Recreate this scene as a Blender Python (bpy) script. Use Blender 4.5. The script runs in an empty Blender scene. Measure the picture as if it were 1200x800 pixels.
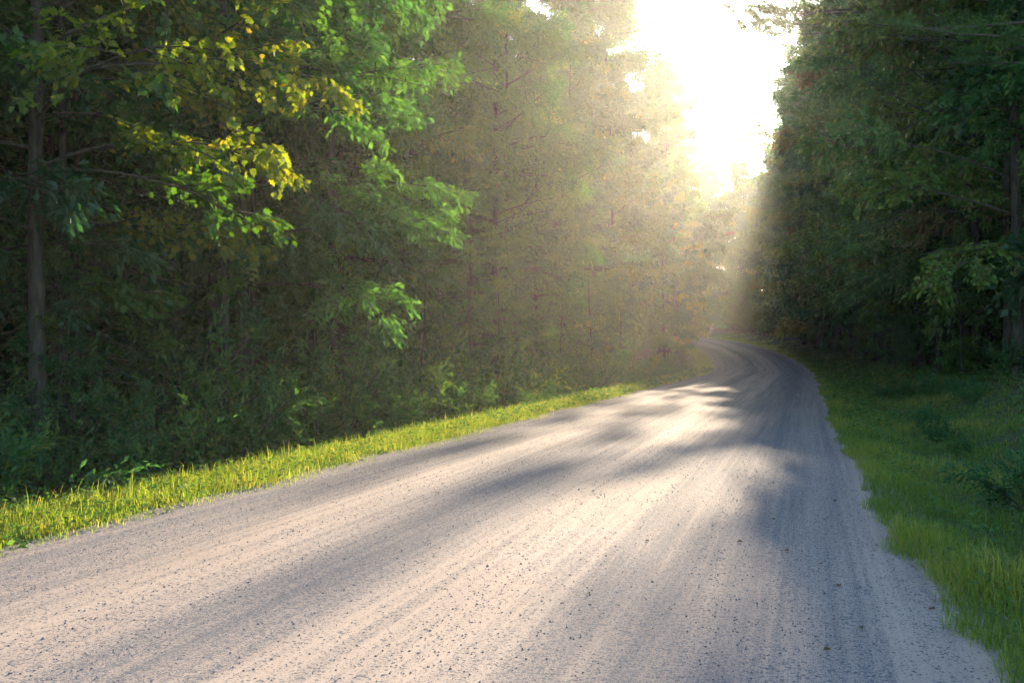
import bpy, math, random
import numpy as np
from mathutils import Vector

# ------------------------------------------------------------------ camera, sky, sun, exposure
scn = bpy.context.scene
COL = scn.collection
F = 35.0 / 36.0 * 1200.0          # focal length in photo pixels
HORIZON = 408.0
EYE = 1.6

cam_d = bpy.data.cameras.new("camera")
cam_d.lens = 35.0
cam_d.sensor_width = 36.0
cam_d.clip_start = 0.05
cam_d.clip_end = 3000.0
cam = bpy.data.objects.new("camera", cam_d)
cam.location = (0, 0, EYE)
cam.rotation_euler = (math.radians(90) + math.atan((HORIZON - 400) / F), 0, 0)
COL.objects.link(cam)
scn.camera = cam

SUN_PX, SUN_PY = 912.0, 84.0
SUN_VEC = Vector(((SUN_PX - 600) / F, 1.0, (HORIZON - SUN_PY) / F)).normalized()
SUN_EL = math.asin(SUN_VEC.z)
SUN_AZ = math.atan2(SUN_VEC.x, SUN_VEC.y)      # clockwise from +Y

world = bpy.data.worlds.new("World")
scn.world = world
world.use_nodes = True
wn = world.node_tree.nodes
sky = wn.new("ShaderNodeTexSky")
sky.sky_type = 'NISHITA'
sky.sun_disc = False
sky.sun_elevation = SUN_EL
sky.sun_rotation = SUN_AZ
sky.air_density = 1.0
sky.dust_density = 0.6
sky.ozone_density = 2.5
wn["Background"].inputs[1].default_value = 0.145
world.node_tree.links.new(sky.outputs[0], wn["Background"].inputs[0])

sun_d = bpy.data.lights.new("sun", 'SUN')
sun_d.energy = 5.0
sun_d.angle = math.radians(0.4)
sun_d.color = (1.0, 0.81, 0.58)
sun = bpy.data.objects.new("sun", sun_d)
sun.rotation_euler = (-SUN_VEC).to_track_quat('-Z', 'Y').to_euler()
sun.location = (0, 0, 60)
COL.objects.link(sun)

scn.view_settings.view_transform = 'Standard'
scn.view_settings.look = 'None'
scn.view_settings.gamma = 1.0
scn.view_settings.use_curve_mapping = False
scn.view_settings.exposure = 1.95

scn.render.engine = 'CYCLES'
cy = scn.cycles
cy.use_denoising = True
cy.max_bounces = 7
cy.diffuse_bounces = 4
cy.use_light_tree = False
cy.use_adaptive_sampling = True
cy.adaptive_threshold = 0.02
cy.glossy_bounces = 2
cy.transmission_bounces = 4
cy.volume_bounces = 0
cy.transparent_max_bounces = 4
cy.sample_clamp_indirect = 4.0
cy.caustics_reflective = False
cy.caustics_refractive = False

HAZE_DENSITY = 0.0005
HAZE_ANISO = 0.74

# ------------------------------------------------------------------ road frame: s along the road, lat to its right
TH = math.atan((946 - 600) / F)
U = np.array([math.sin(TH), math.cos(TH)])
N = np.array([math.cos(TH), -math.sin(TH)])
S0, RAD = 60.0, 180.0
ROAD_L, ROAD_R = -5.85, 0.45


def xy(s, lat):
    s = np.asarray(s, float)
    lat = np.asarray(lat, float)
    ph = np.maximum(s - S0, 0) / RAD
    st = np.minimum(s, S0)
    a = st + RAD * np.sin(ph) + lat * np.sin(ph)
    b = -RAD * (1 - np.cos(ph)) + lat * np.cos(ph)
    return a[..., None] * U + b[..., None] * N


def sm(x, a, b):
    t = np.clip((x - a) / (b - a), 0, 1)
    return t * t * (3 - 2 * t)


_zs = np.linspace(-100, 400, 2001)
_gr = 0.055 * sm(_zs, 58, 84) - 0.03 * sm(_zs, 105, 135) - 0.02 * sm(_zs, 150, 200)
_zc = np.cumsum(_gr) * (_zs[1] - _zs[0])
_zc -= np.interp(0, _zs, _zc)


def zroad(s):
    return np.interp(s, _zs, _zc)


def wob(s, f=1.0, p=0.0):
    return (np.sin(s * 0.9 * f + p) + 0.6 * np.sin(s * 2.3 * f + 1.7 + p) + 0.4 * np.sin(s * 5.1 * f + 0.4 + p)) / 2.0


def edge_l(s):
    return ROAD_L + 0.09 * wob(s, 0.5)


def edge_r(s):
    return ROAD_R + 0.9 * np.exp(-np.maximum(s - 2.0, 0) / 4.5) + 0.10 * wob(s, 0.45, 2.0)


def zg(s, lat):
    s = np.asarray(s, float)
    lat = np.asarray(lat, float)
    z = zroad(s)
    z = z - 0.75 * sm(-lat, 7.0, 8.8) + 0.5 * sm(-lat, 9.5, 16) + 1.2 * sm(-lat, 20, 45)
    z = z - 0.04 * sm(lat, 1.0, 1.8) + 0.85 * sm(lat, 1.6, 4.6) + 0.08 * np.maximum(lat - 4.0, 0)
    rough = 0.05 * np.sin(s * 1.3 + lat * 2.1) * np.sin(lat * 1.7 - s * 0.6)
    off = np.minimum(sm(lat, 1.0, 3.0) + sm(-lat, 7.2, 9.0), 1)
    return z + rough * off


def world(s, lat, dz=0.0):
    p = xy(s, lat)
    z = zg(s, lat) + dz
    return np.concatenate([p, np.asarray(z)[..., None]], -1)


# ------------------------------------------------------------------ mesh helpers
def make_mesh(name, V, polys, mats=(), tint=None, uv=None, smooth=False, mat_index=None):
    """polys: list of int arrays (n,k). tint: (nv,3) colour attribute. uv: (nv,2)."""
    me = bpy.data.meshes.new(name)
    V = np.ascontiguousarray(V, np.float32)
    me.vertices.add(len(V))
    me.vertices.foreach_set("co", V.ravel())
    loops = np.concatenate([p.ravel() for p in polys]).astype(np.int32)
    sizes = np.concatenate([np.full(len(p), p.shape[1], np.int32) for p in polys])
    starts = np.concatenate([[0], np.cumsum(sizes)[:-1]]).astype(np.int32)
    me.loops.add(len(loops))
    me.loops.foreach_set("vertex_index", loops)
    me.polygons.add(len(sizes))
    me.polygons.foreach_set("loop_start", starts)
    if mat_index is not None:
        me.polygons.foreach_set("material_index", mat_index.astype(np.int32))
    me.polygons.foreach_set("use_smooth", np.full(len(sizes), smooth, bool))
    for m in mats:
        me.materials.append(m)
    if tint is not None:
        at = me.attributes.new("tint", 'FLOAT_COLOR', 'POINT')
        c = np.ones((len(V), 4), np.float32)
        c[:, :tint.shape[1]] = tint
        at.data.foreach_set("color", c.ravel())
    if uv is not None:
        ul = me.uv_layers.new(name="UVMap")
        ul.data.foreach_set("uv", np.ascontiguousarray(uv[loops], np.float32).ravel())
    me.update(calc_edges=True)
    me.validate()
    return me


def add_obj(name, me, parent=None):
    o = bpy.data.objects.new(name, me)
    COL.objects.link(o)
    if parent is not None:
        o.parent = parent
    return o


def tag(o, label=None, cat=None, group=None, kind=None):
    if label:
        o["label"] = label
    if cat:
        o["category"] = cat
    if group:
        o["group"] = group
    if kind:
        o["kind"] = kind
    return o


def nrm(v):
    return v / np.maximum(np.linalg.norm(v, axis=-1, keepdims=True), 1e-9)


def tubes(P, R, k=5):
    """P (n,m,3) polylines, R (n,m) radii -> verts, quads"""
    n, m, _ = P.shape
    T = np.gradient(P, axis=1)
    T = nrm(T)
    ref = np.where(np.abs(T[..., 2:3]) > 0.8, np.array([1.0, 0, 0]), np.array([0, 0, 1.0]))
    # keep one reference per tube, so that rings line up
    ref = np.broadcast_to(ref[:, :1, :], T.shape)
    A = nrm(np.cross(T, ref))
    B = np.cross(T, A)
    ang = np.arange(k) * 2 * np.pi / k
    V = P[:, :, None, :] + R[:, :, None, None] * (np.cos(ang)[None, None, :, None] * A[:, :, None, :] + np.sin(ang)[None, None, :, None] * B[:, :, None, :])
    idx = np.arange(n * m * k).reshape(n, m, k)
    a = idx[:, :-1, :]
    b = idx[:, 1:, :]
    q = np.stack([a, np.roll(a, -1, 2), np.roll(b, -1, 2), b], -1).reshape(-1, 4)
    return V.reshape(-1, 3), q


def join_geo(parts):
    Vs, Qs, o = [], [], 0
    for V, q in parts:
        Vs.append(V)
        Qs.append(q + o)
        o += len(V)
    return np.concatenate(Vs), np.concatenate(Qs)


def polyline_at(P, q):
    """P (n,m,3), q (n,j) in 0..1 -> points (n,j,3), tangents (n,j,3)"""
    m = P.shape[1]
    x = np.clip(q, 0, 0.9999) * (m - 1)
    i = x.astype(int)
    f = (x - i)[..., None]
    n = np.arange(P.shape[0])[:, None]
    a, b = P[n, i], P[n, i + 1]
    return a + (b - a) * f, nrm(b - a)


def rot_z(v, a):
    c, s = np.cos(a), np.sin(a)
    return np.stack([v[..., 0] * c - v[..., 1] * s, v[..., 0] * s + v[..., 1] * c, v[..., 2]], -1)


def leaf_quads(rng, p, a, L, W, tilt=0.5, fold=0.12):
    """one folded kite per leaf"""
    n = len(p)
    up = nrm(np.array([0, 0, 1.0]) + rng.normal(0, tilt, (n, 3)))
    b = nrm(np.cross(a, up))
    nn = np.cross(b, a)
    L = L[:, None]
    W = W[:, None]
    v0 = p
    v2 = p + a * L
    mid = p + a * L * 0.42 + nn * (fold * W)
    v1 = mid + b * W * 0.5
    v3 = mid - b * W * 0.5
    V = np.stack([v0, v1, v2, v3], 1).reshape(-1, 3)
    q = np.arange(n * 4).reshape(n, 4)
    return V, [q]


LOBES = np.array([  # maple outline: along, across (unit leaf)
    [0.0, 0.0], [0.02, 0.20], [0.30, 0.50], [0.34, 0.26], [0.62, 0.40], [0.64, 0.16], [1.0, 0.0],
    [0.64, -0.16], [0.62, -0.40], [0.34, -0.26], [0.30, -0.50], [0.02, -0.20]])


def leaf_lobed(rng, p, a, L, W, tilt=0.5, fold=0.1):
    n = len(p)
    up = nrm(np.array([0, 0, 1.0]) + rng.normal(0, tilt, (n, 3)))
    b = nrm(np.cross(a, up))
    nn = np.cross(b, a)
    V = p[:, None, :] + a[:, None, :] * (LOBES[None, :, 0:1] * L[:, None, None]) + b[:, None, :] * (LOBES[None, :, 1:2] * W[:, None, None]) \
        + nn[:, None, :] * (fold * np.abs(LOBES[None, :, 1:2]) * W[:, None, None])
    k = len(LOBES)
    base = np.arange(n)[:, None] * k
    # two halves along the midrib, so the leaf folds there
    h1 = base + np.array([0, 1, 2, 3, 4, 5, 6])[None, :]
    h2 = base + np.array([0, 6, 7, 8, 9, 10, 11])[None, :]
    return V.reshape(-1, 3), [h1, h2]


# ------------------------------------------------------------------ materials
def new_mat(name):
    m = bpy.data.materials.new(name)
    m.use_nodes = True
    nt = m.node_tree
    for nd in list(nt.nodes):
        nt.nodes.remove(nd)
    out = nt.nodes.new("ShaderNodeOutputMaterial")
    return m, nt, out


def ramp(nt, stops, interp='LINEAR'):
    r = nt.nodes.new("ShaderNodeValToRGB")
    r.color_ramp.interpolation = interp
    el = r.color_ramp.elements
    while len(el) < len(stops):
        el.new(0.5)
    for e, (pos, c) in zip(el, stops):
        e.position = pos
        e.color = (*c, 1)
    return r


def foliage_mat(name, stops, trans_gain=(2.2, 2.0, 0.8), trans=0.42, gloss=0.02, rough=0.6):
    m, nt, out = new_mat(name)
    at = nt.nodes.new("ShaderNodeAttribute")
    at.attribute_name = "tint"
    sep = nt.nodes.new("ShaderNodeSeparateColor")
    nt.links.new(at.outputs["Color"], sep.inputs[0])
    oi = nt.nodes.new("ShaderNodeObjectInfo")
    # leaf random + bough random + a little per tree
    m1 = nt.nodes.new("ShaderNodeMath")
    m1.operation = 'MULTIPLY_ADD'
    nt.links.new(oi.outputs["Random"], m1.inputs[0])
    m1.inputs[1].default_value = 0.44
    m1.inputs[2].default_value = -0.24
    m2 = nt.nodes.new("ShaderNodeMath")
    m2.operation = 'ADD'
    nt.links.new(sep.outputs[0], m2.inputs[0])
    nt.links.new(m1.outputs[0], m2.inputs[1])
    cr = ramp(nt, stops)
    nt.links.new(m2.outputs[0], cr.inputs[0])
    df = nt.nodes.new("ShaderNodeBsdfDiffuse")
    nt.links.new(cr.outputs[0], df.inputs["Color"])
    tr = nt.nodes.new("ShaderNodeBsdfTranslucent")
    mul = nt.nodes.new("ShaderNodeMix")
    mul.data_type = 'RGBA'
    mul.blend_type = 'MULTIPLY'
    mul.inputs[0].default_value = 1.0
    nt.links.new(cr.outputs[0], mul.inputs[6])
    mul.inputs[7].default_value = (*trans_gain, 1)
    nt.links.new(mul.outputs[2], tr.inputs["Color"])
    mx = nt.nodes.new("ShaderNodeMixShader")
    mx.inputs[0].default_value = trans
    nt.links.new(df.outputs[0], mx.inputs[1])
    nt.links.new(tr.outputs[0], mx.inputs[2])
    gl = nt.nodes.new("ShaderNodeBsdfGlossy")
    gl.inputs["Roughness"].default_value = rough
    gl.inputs["Color"].default_value = (0.85, 0.95, 0.9, 1)
    mg = nt.nodes.new("ShaderNodeMixShader")
    mg.inputs[0].default_value = gloss
    nt.links.new(mx.outputs[0], mg.inputs[1])
    nt.links.new(gl.outputs[0], mg.inputs[2])
    nt.links.new(mg.outputs[0], out.inputs["Surface"])
    return m


MAT_ASH = foliage_mat("ash_leaf", [(0.0, (0.017, 0.068, 0.032)), (0.45, (0.034, 0.112, 0.032)), (0.8, (0.066, 0.145, 0.024)), (0.95, (0.095, 0.16, 0.024)), (1.0, (0.125, 0.16, 0.026))], trans_gain=(3.1, 2.9, 0.8), trans=0.48, gloss=0.035, rough=0.5)
MAT_MAPLE = foliage_mat("maple_leaf", [(0.0, (0.016, 0.06, 0.017)), (0.5, (0.038, 0.102, 0.016)), (0.82, (0.10, 0.145, 0.016)), (0.96, (0.15, 0.17, 0.02)), (1.0, (0.175, 0.16, 0.02))], trans_gain=(3.3, 2.9, 0.7), trans=0.46)
MAT_OAK = foliage_mat("turning_leaf", [(0.0, (0.019, 0.082, 0.034)), (0.45, (0.042, 0.14, 0.032)), (0.68, (0.10, 0.175, 0.026)), (0.84, (0.085, 0.10, 0.035)), (1.0, (0.092, 0.072, 0.038))], trans_gain=(2.6, 2.4, 0.8), gloss=0.015)
MAT_FIR = foliage_mat("fir_needles", [(0.0, (0.014, 0.04, 0.024)), (0.6, (0.028, 0.064, 0.032)), (1.0, (0.05, 0.082, 0.03))], trans=0.2)
MAT_PINE = foliage_mat("pine_needles", [(0.0, (0.03, 0.085, 0.026)), (0.6, (0.055, 0.125, 0.03)), (1.0, (0.095, 0.15, 0.035))], trans=0.25)
MAT_SHRUB = foliage_mat("shrub_leaf", [(0.0, (0.022, 0.080, 0.034)), (0.5, (0.044, 0.122, 0.038)), (0.9, (0.085, 0.155, 0.03)), (1.0, (0.15, 0.15, 0.028))], trans_gain=(2.6, 2.4, 0.9))
MAT_GRASS = foliage_mat("grass_blade", [(0.0, (0.05, 0.105, 0.028)), (0.5, (0.10, 0.175, 0.034)), (0.85, (0.165, 0.235, 0.04)), (1.0, (0.30, 0.26, 0.10))], trans_gain=(2.3, 2.1, 0.7), trans=0.55)
MAT_WEED = foliage_mat("weed_leaf", [(0.0, (0.045, 0.115, 0.03)), (0.6, (0.08, 0.175, 0.04)), (0.9, (0.12, 0.17, 0.04)), (1.0, (0.25, 0.22, 0.06))])
MAT_LITTER = foliage_mat("dry_leaf", [(0.0, (0.05, 0.03, 0.018)), (0.5, (0.10, 0.065, 0.035)), (1.0, (0.22, 0.15, 0.075))], trans_gain=(1.2, 1.1, 0.9), trans=0.2)


def bark_mat(name, c0, c1):
    m, nt, out = new_mat(name)
    tc = nt.nodes.new("ShaderNodeTexCoord")
    mp = nt.nodes.new("ShaderNodeMapping")
    mp.inputs["Scale"].default_value = (9, 9, 1.6)
    nt.links.new(tc.outputs["Object"], mp.inputs[0])
    nz = nt.nodes.new("ShaderNodeTexNoise")
    nz.inputs["Scale"].default_value = 2.2
    nz.inputs["Detail"].default_value = 6
    nt.links.new(mp.outputs[0], nz.inputs["Vector"])
    cr = ramp(nt, [(0.35, c0), (0.68, c1)])
    nt.links.new(nz.outputs[0], cr.inputs[0])
    pb = nt.nodes.new("ShaderNodeBsdfPrincipled")
    pb.inputs["Roughness"].default_value = 0.9
    nt.links.new(cr.outputs[0], pb.inputs["Base Color"])
    bp = nt.nodes.new("ShaderNodeBump")
    bp.inputs["Strength"].default_value = 0.7
    bp.inputs["Distance"].default_value = 0.03
    nt.links.new(nz.outputs[0], bp.inputs["Height"])
    nt.links.new(bp.outputs[0], pb.inputs["Normal"])
    nt.links.new(pb.outputs[0], out.inputs["Surface"])
    return m


MAT_BARK = bark_mat("grey_bark", (0.022, 0.022, 0.014), (0.072, 0.07, 0.048))
MAT_BARK2 = bark_mat("brown_bark", (0.035, 0.03, 0.02), (0.11, 0.095, 0.066))


def road_mat():
    m, nt, out = new_mat("gravel_road")
    L = nt.links.new
    uv = nt.nodes.new("ShaderNodeUVMap")
    uv.uv_map = "UVMap"

    def noise(sx, sy, scale, detail=4, rough=0.55):
        mp = nt.nodes.new("ShaderNodeMapping")
        mp.inputs["Scale"].default_value = (sx, sy, 1)
        L(uv.outputs[0], mp.inputs[0])
        n = nt.nodes.new("ShaderNodeTexNoise")
        n.inputs["Scale"].default_value = scale
        n.inputs["Detail"].default_value = detail
        n.inputs["Roughness"].default_value = rough
        L(mp.outputs[0], n.inputs["Vector"])
        return n

    def math_(op, a, b=None, c=None):
        n = nt.nodes.new("ShaderNodeMath")
        n.operation = op
        for i, x in enumerate((a, b, c)):
            if x is None:
                continue
            if isinstance(x, (int, float)):
                n.inputs[i].default_value = x
            else:
                L(x, n.inputs[i])
        return n.outputs[0]

    tracks = noise(2.6, 0.03, 1.0, 4, 0.6)       # long wheel tracks
    fine = noise(11.0, 0.16, 1.0, 3, 0.6)         # narrower drag streaks
    patch = noise(0.5, 0.22, 1.0, 4, 0.6)
    grit = noise(1, 1, 110.0, 2, 0.7)
    # gravel amount: bands of loose dark stone between bare sandy wheel tracks
    sx = nt.nodes.new("ShaderNodeSeparateXYZ")
    L(uv.outputs[0], sx.inputs[0])
    wav = math_('MULTIPLY_ADD', patch.outputs[0], 0.5, -0.25)
    pos = math_('DIVIDE', math_('ADD', math_('SUBTRACT', sx.outputs[0], 3.8), wav), 8.0)
    band = ramp(nt, [(p, (v, v, v)) for p, v in ((0.03, 0.78), (0.13, 0.62), (0.23, 0.22), (0.30, 0.30), (0.37, 0.60), (0.45, 0.24), (0.54, 0.18), (0.63, 0.55), (0.71, 0.74), (0.79, 0.42), (0.86, 0.16))], 'EASE')
    L(pos, band.inputs[0])
    g = math_('MULTIPLY_ADD', tracks.outputs[0], 1.6, -0.8)
    g2 = math_('MULTIPLY_ADD', fine.outputs[0], 1.3, -0.65)
    g3 = math_('MULTIPLY_ADD', patch.outputs[0], 0.6, -0.3)
    gsum = math_('ADD', math_('ADD', g, g2), math_('ADD', g3, band.outputs[0]))
    cl = nt.nodes.new("ShaderNodeClamp")
    L(gsum, cl.inputs[0])
    def grains(scale, share):
        v = nt.nodes.new("ShaderNodeTexVoronoi")
        v.voronoi_dimensions = '2D'
        v.inputs["Scale"].default_value = scale
        L(uv.outputs[0], v.inputs["Vector"])
        sp = nt.nodes.new("ShaderNodeSeparateColor")
        L(v.outputs["Color"], sp.inputs[0])
        pick = math_('LESS_THAN', sp.outputs[0], math_('MULTIPLY', math_('ADD', cl.outputs[0], 0.12), share))
        core = math_('LESS_THAN', v.outputs["Distance"], math_('MULTIPLY_ADD', sp.outputs[1], 0.35, 0.22))
        return math_('MULTIPLY', pick, core)

    g_big = grains(42.0, 0.40)
    g_mid = grains(85.0, 0.66)
    g_fine = grains(170.0, 0.6)
    stones = math_('MAXIMUM', math_('MAXIMUM', g_big, g_mid), g_fine)
    sand = ramp(nt, [(0.3, (0.37, 0.285, 0.22)), (0.7, (0.48, 0.375, 0.295))])
    L(patch.outputs[0], sand.inputs[0])
    rock = ramp(nt, [(0.3, (0.05, 0.054, 0.066)), (0.7, (0.16, 0.163, 0.175))])
    L(grit.outputs[0], rock.inputs[0])
    mix = nt.nodes.new("ShaderNodeMix")
    mix.data_type = 'RGBA'
    L(math_('MULTIPLY', stones, 0.9), mix.inputs[0])
    L(sand.outputs[0], mix.inputs[6])
    L(rock.outputs[0], mix.inputs[7])
    dk = nt.nodes.new("ShaderNodeMix")              # dusty grey where gravel is ground in
    dk.data_type = 'RGBA'
    L(math_('MULTIPLY', cl.outputs[0], 0.5), dk.inputs[0])
    L(mix.outputs[2], dk.inputs[6])
    dk.inputs[7].default_value = (0.11, 0.12, 0.14, 1)
    pb = nt.nodes.new("ShaderNodeBsdfPrincipled")
    pb.inputs["Roughness"].default_value = 0.95
    pb.inputs["Specular IOR Level"].default_value = 0.15
    L(dk.outputs[2], pb.inputs["Base Color"])
    hgt = math_('ADD', math_('MULTIPLY', stones, 0.5), math_('MULTIPLY', grit.outputs[0], 0.35))
    hgt = math_('ADD', hgt, math_('MULTIPLY', fine.outputs[0], 0.6))
    bp = nt.nodes.new("ShaderNodeBump")
    bp.inputs["Strength"].default_value = 0.6
    bp.inputs["Distance"].default_value = 0.012
    L(hgt, bp.inputs["Height"])
    L(bp.outputs[0], pb.inputs["Normal"])
    L(pb.outputs[0], out.inputs["Surface"])
    return m


def ground_mat():
    m, nt, out = new_mat("forest_floor")
    L = nt.links.new
    tc = nt.nodes.new("ShaderNodeTexCoord")
    n1 = nt.nodes.new("ShaderNodeTexNoise")
    n1.inputs["Scale"].default_value = 0.7
    n1.inputs["Detail"].default_value = 8
    L(tc.outputs["Object"], n1.inputs["Vector"])
    n2 = nt.nodes.new("ShaderNodeTexNoise")
    n2.inputs["Scale"].default_value = 14
    n2.inputs["Detail"].default_value = 6
    L(tc.outputs["Object"], n2.inputs["Vector"])
    cr = ramp(nt, [(0.3, (0.035, 0.026, 0.016)), (0.5, (0.075, 0.055, 0.033)), (0.72, (0.13, 0.10, 0.06))])
    L(n2.outputs[0], cr.inputs[0])
    gr = ramp(nt, [(0.35, (0.03, 0.055, 0.014)), (0.7, (0.06, 0.09, 0.025))])
    L(n2.outputs[0], gr.inputs[0])
    at = nt.nodes.new("ShaderNodeAttribute")
    at.attribute_name = "tint"
    mx = nt.nodes.new("ShaderNodeMix")
    mx.data_type = 'RGBA'
    md = nt.nodes.new("ShaderNodeMath")
    md.operation = 'MULTIPLY'
    L(at.outputs["Fac"], md.inputs[0])
    L(n1.outputs[0], md.inputs[1])
    m2 = nt.nodes.new("ShaderNodeMath")
    m2.operation = 'MULTIPLY'
    m2.use_clamp = True
    m2.inputs[1].default_value = 1.7
    L(md.outputs[0], m2.inputs[0])
    L(m2.outputs[0], mx.inputs[0])
    L(cr.outputs[0], mx.inputs[6])
    L(gr.outputs[0], mx.inputs[7])
    pb = nt.nodes.new("ShaderNodeBsdfPrincipled")
    pb.inputs["Roughness"].default_value = 0.95
    L(mx.outputs[2], pb.inputs["Base Color"])
    bp = nt.nodes.new("ShaderNodeBump")
    bp.inputs["Strength"].default_value = 0.8
    bp.inputs["Distance"].default_value = 0.05
    L(n2.outputs[0], bp.inputs["Height"])
    L(bp.outputs[0], pb.inputs["Normal"])
    L(pb.outputs[0], out.inputs["Surface"])
    return m


def stone_mat():
    m, nt, out = new_mat("loose_stone")
    at = nt.nodes.new("ShaderNodeAttribute")
    at.attribute_name = "tint"
    sep = nt.nodes.new("ShaderNodeSeparateColor")
    nt.links.new(at.outputs["Color"], sep.inputs[0])
    cr = ramp(nt, [(0.0, (0.06, 0.062, 0.072)), (0.6, (0.14, 0.135, 0.14)), (0.85, (0.26, 0.22, 0.19)), (1.0, (0.42, 0.36, 0.31))])
    nt.links.new(sep.outputs[0], cr.inputs[0])
    pb = nt.nodes.new("ShaderNodeBsdfPrincipled")
    pb.inputs["Roughness"].default_value = 0.85
    nt.links.new(cr.outputs[0], pb.inputs["Base Color"])
    nt.links.new(pb.outputs[0], out.inputs["Surface"])
    return m


# ------------------------------------------------------------------ terrain and road
def build_ground():
    sA = np.concatenate([np.arange(-60, -4, 4.0), np.arange(-4, 60, 0.5), np.arange(60, 130, 1.5), np.arange(130, 301, 6.0)])
    lA = np.concatenate([np.arange(-140, -24, 8.0), np.arange(-24, -10, 1.0), np.arange(-10, -5, 0.25), np.arange(-5, 0, 1.0),
                         np.arange(0, 6, 0.25), np.arange(6, 20, 1.0), np.arange(20, 141, 8.0)])
    S, Lt = np.meshgrid(sA, lA, indexing='ij')
    V = world(S, Lt)
    inside = (Lt > ROAD_L + 0.5) & (Lt < ROAD_R - 0.4)
    V[..., 2] -= np.where(inside, 0.05, 0.0)
    n, m = S.shape
    idx = np.arange(n * m).reshape(n, m)
    q = np.stack([idx[:-1, :-1], idx[:-1, 1:], idx[1:, 1:], idx[1:, :-1]], -1).reshape(-1, 4)
    green = np.clip(sm(Lt, 0.3, 0.7) * (1 - sm(Lt, 2.5, 4.6)) + sm(-Lt, 5.8, 6.1) * (1 - sm(-Lt, 7.4, 8.6)), 0, 1)
    t = np.repeat(green.reshape(-1, 1), 3, 1)
    me = make_mesh("ground", V.reshape(-1, 3), [q[:, ::-1]], [ground_mat()], tint=t, smooth=True)
    o = add_obj("ground", me)
    tag(o, "brown forest floor and verge soil under the trees", "ground", kind="structure")
    return V.reshape(-1, 3)


GROUND_V = build_ground()


def road_z(s, f):
    """height of the road sheet over zroad; f 0..1 from its margin by the narrow verge to the other"""
    crown = 0.045 * (1 - (2 * f - 1) ** 2)
    ruts = 0.006 * np.sin(f * 31 + 0.25 * np.sin(s * 0.2)) + 0.004 * np.sin(f * 57 + s * 0.05)
    return 0.006 + crown + ruts * np.clip(4 * f * (1 - f) * 2, 0, 1)


def build_road():
    sA = np.concatenate([np.arange(-40, 0, 2.0), np.arange(0, 30, 0.25), np.arange(30, 60, 0.5), np.arange(60, 281, 1.5)])
    fA = np.linspace(0, 1, 49)
    S, Fr = np.meshgrid(sA, fA, indexing='ij')
    el_, er_ = edge_l(S) - 0.30, edge_r(S) + 0.45
    Lt = el_ + (er_ - el_) * Fr
    p = xy(S, Lt)
    Fi = np.clip((Lt - edge_l(S)) / (edge_r(S) - edge_l(S)), 0, 1)
    z = np.maximum(zroad(S) + road_z(S, Fi), zg(S, Lt) + 0.008)
    V = np.concatenate([p, z[..., None]], -1)
    n, m = S.shape
    idx = np.arange(n * m).reshape(n, m)
    q = np.stack([idx[:-1, :-1], idx[:-1, 1:], idx[1:, 1:], idx[1:, :-1]], -1).reshape(-1, 4)
    uv = np.stack([Lt.ravel() + 10, S.ravel()], -1)
    me = make_mesh("road", V.reshape(-1, 3), [q[:, ::-1]], [road_mat()], uv=uv, smooth=True)
    o = add_obj("road", me)
    tag(o, "sandy gravel road with wheel tracks curving away between the trees", "road", kind="structure")


build_road()

# ------------------------------------------------------------------ trees
UPV = np.array([0, 0, 1.0])


def trunk_line(rng, H, lean=0.0, wobble=0.15, m=14):
    t = np.linspace(0, 1, m)
    a = rng.uniform(0, 6.28)
    x = lean * t * H * math.cos(a) + wobble * np.sin(t * 5 + rng.uniform(0, 6)) * t
    y = lean * t * H * math.sin(a) + wobble * np.sin(t * 4 + rng.uniform(0, 6)) * t
    return np.stack([x, y, t * H], -1)


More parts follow.
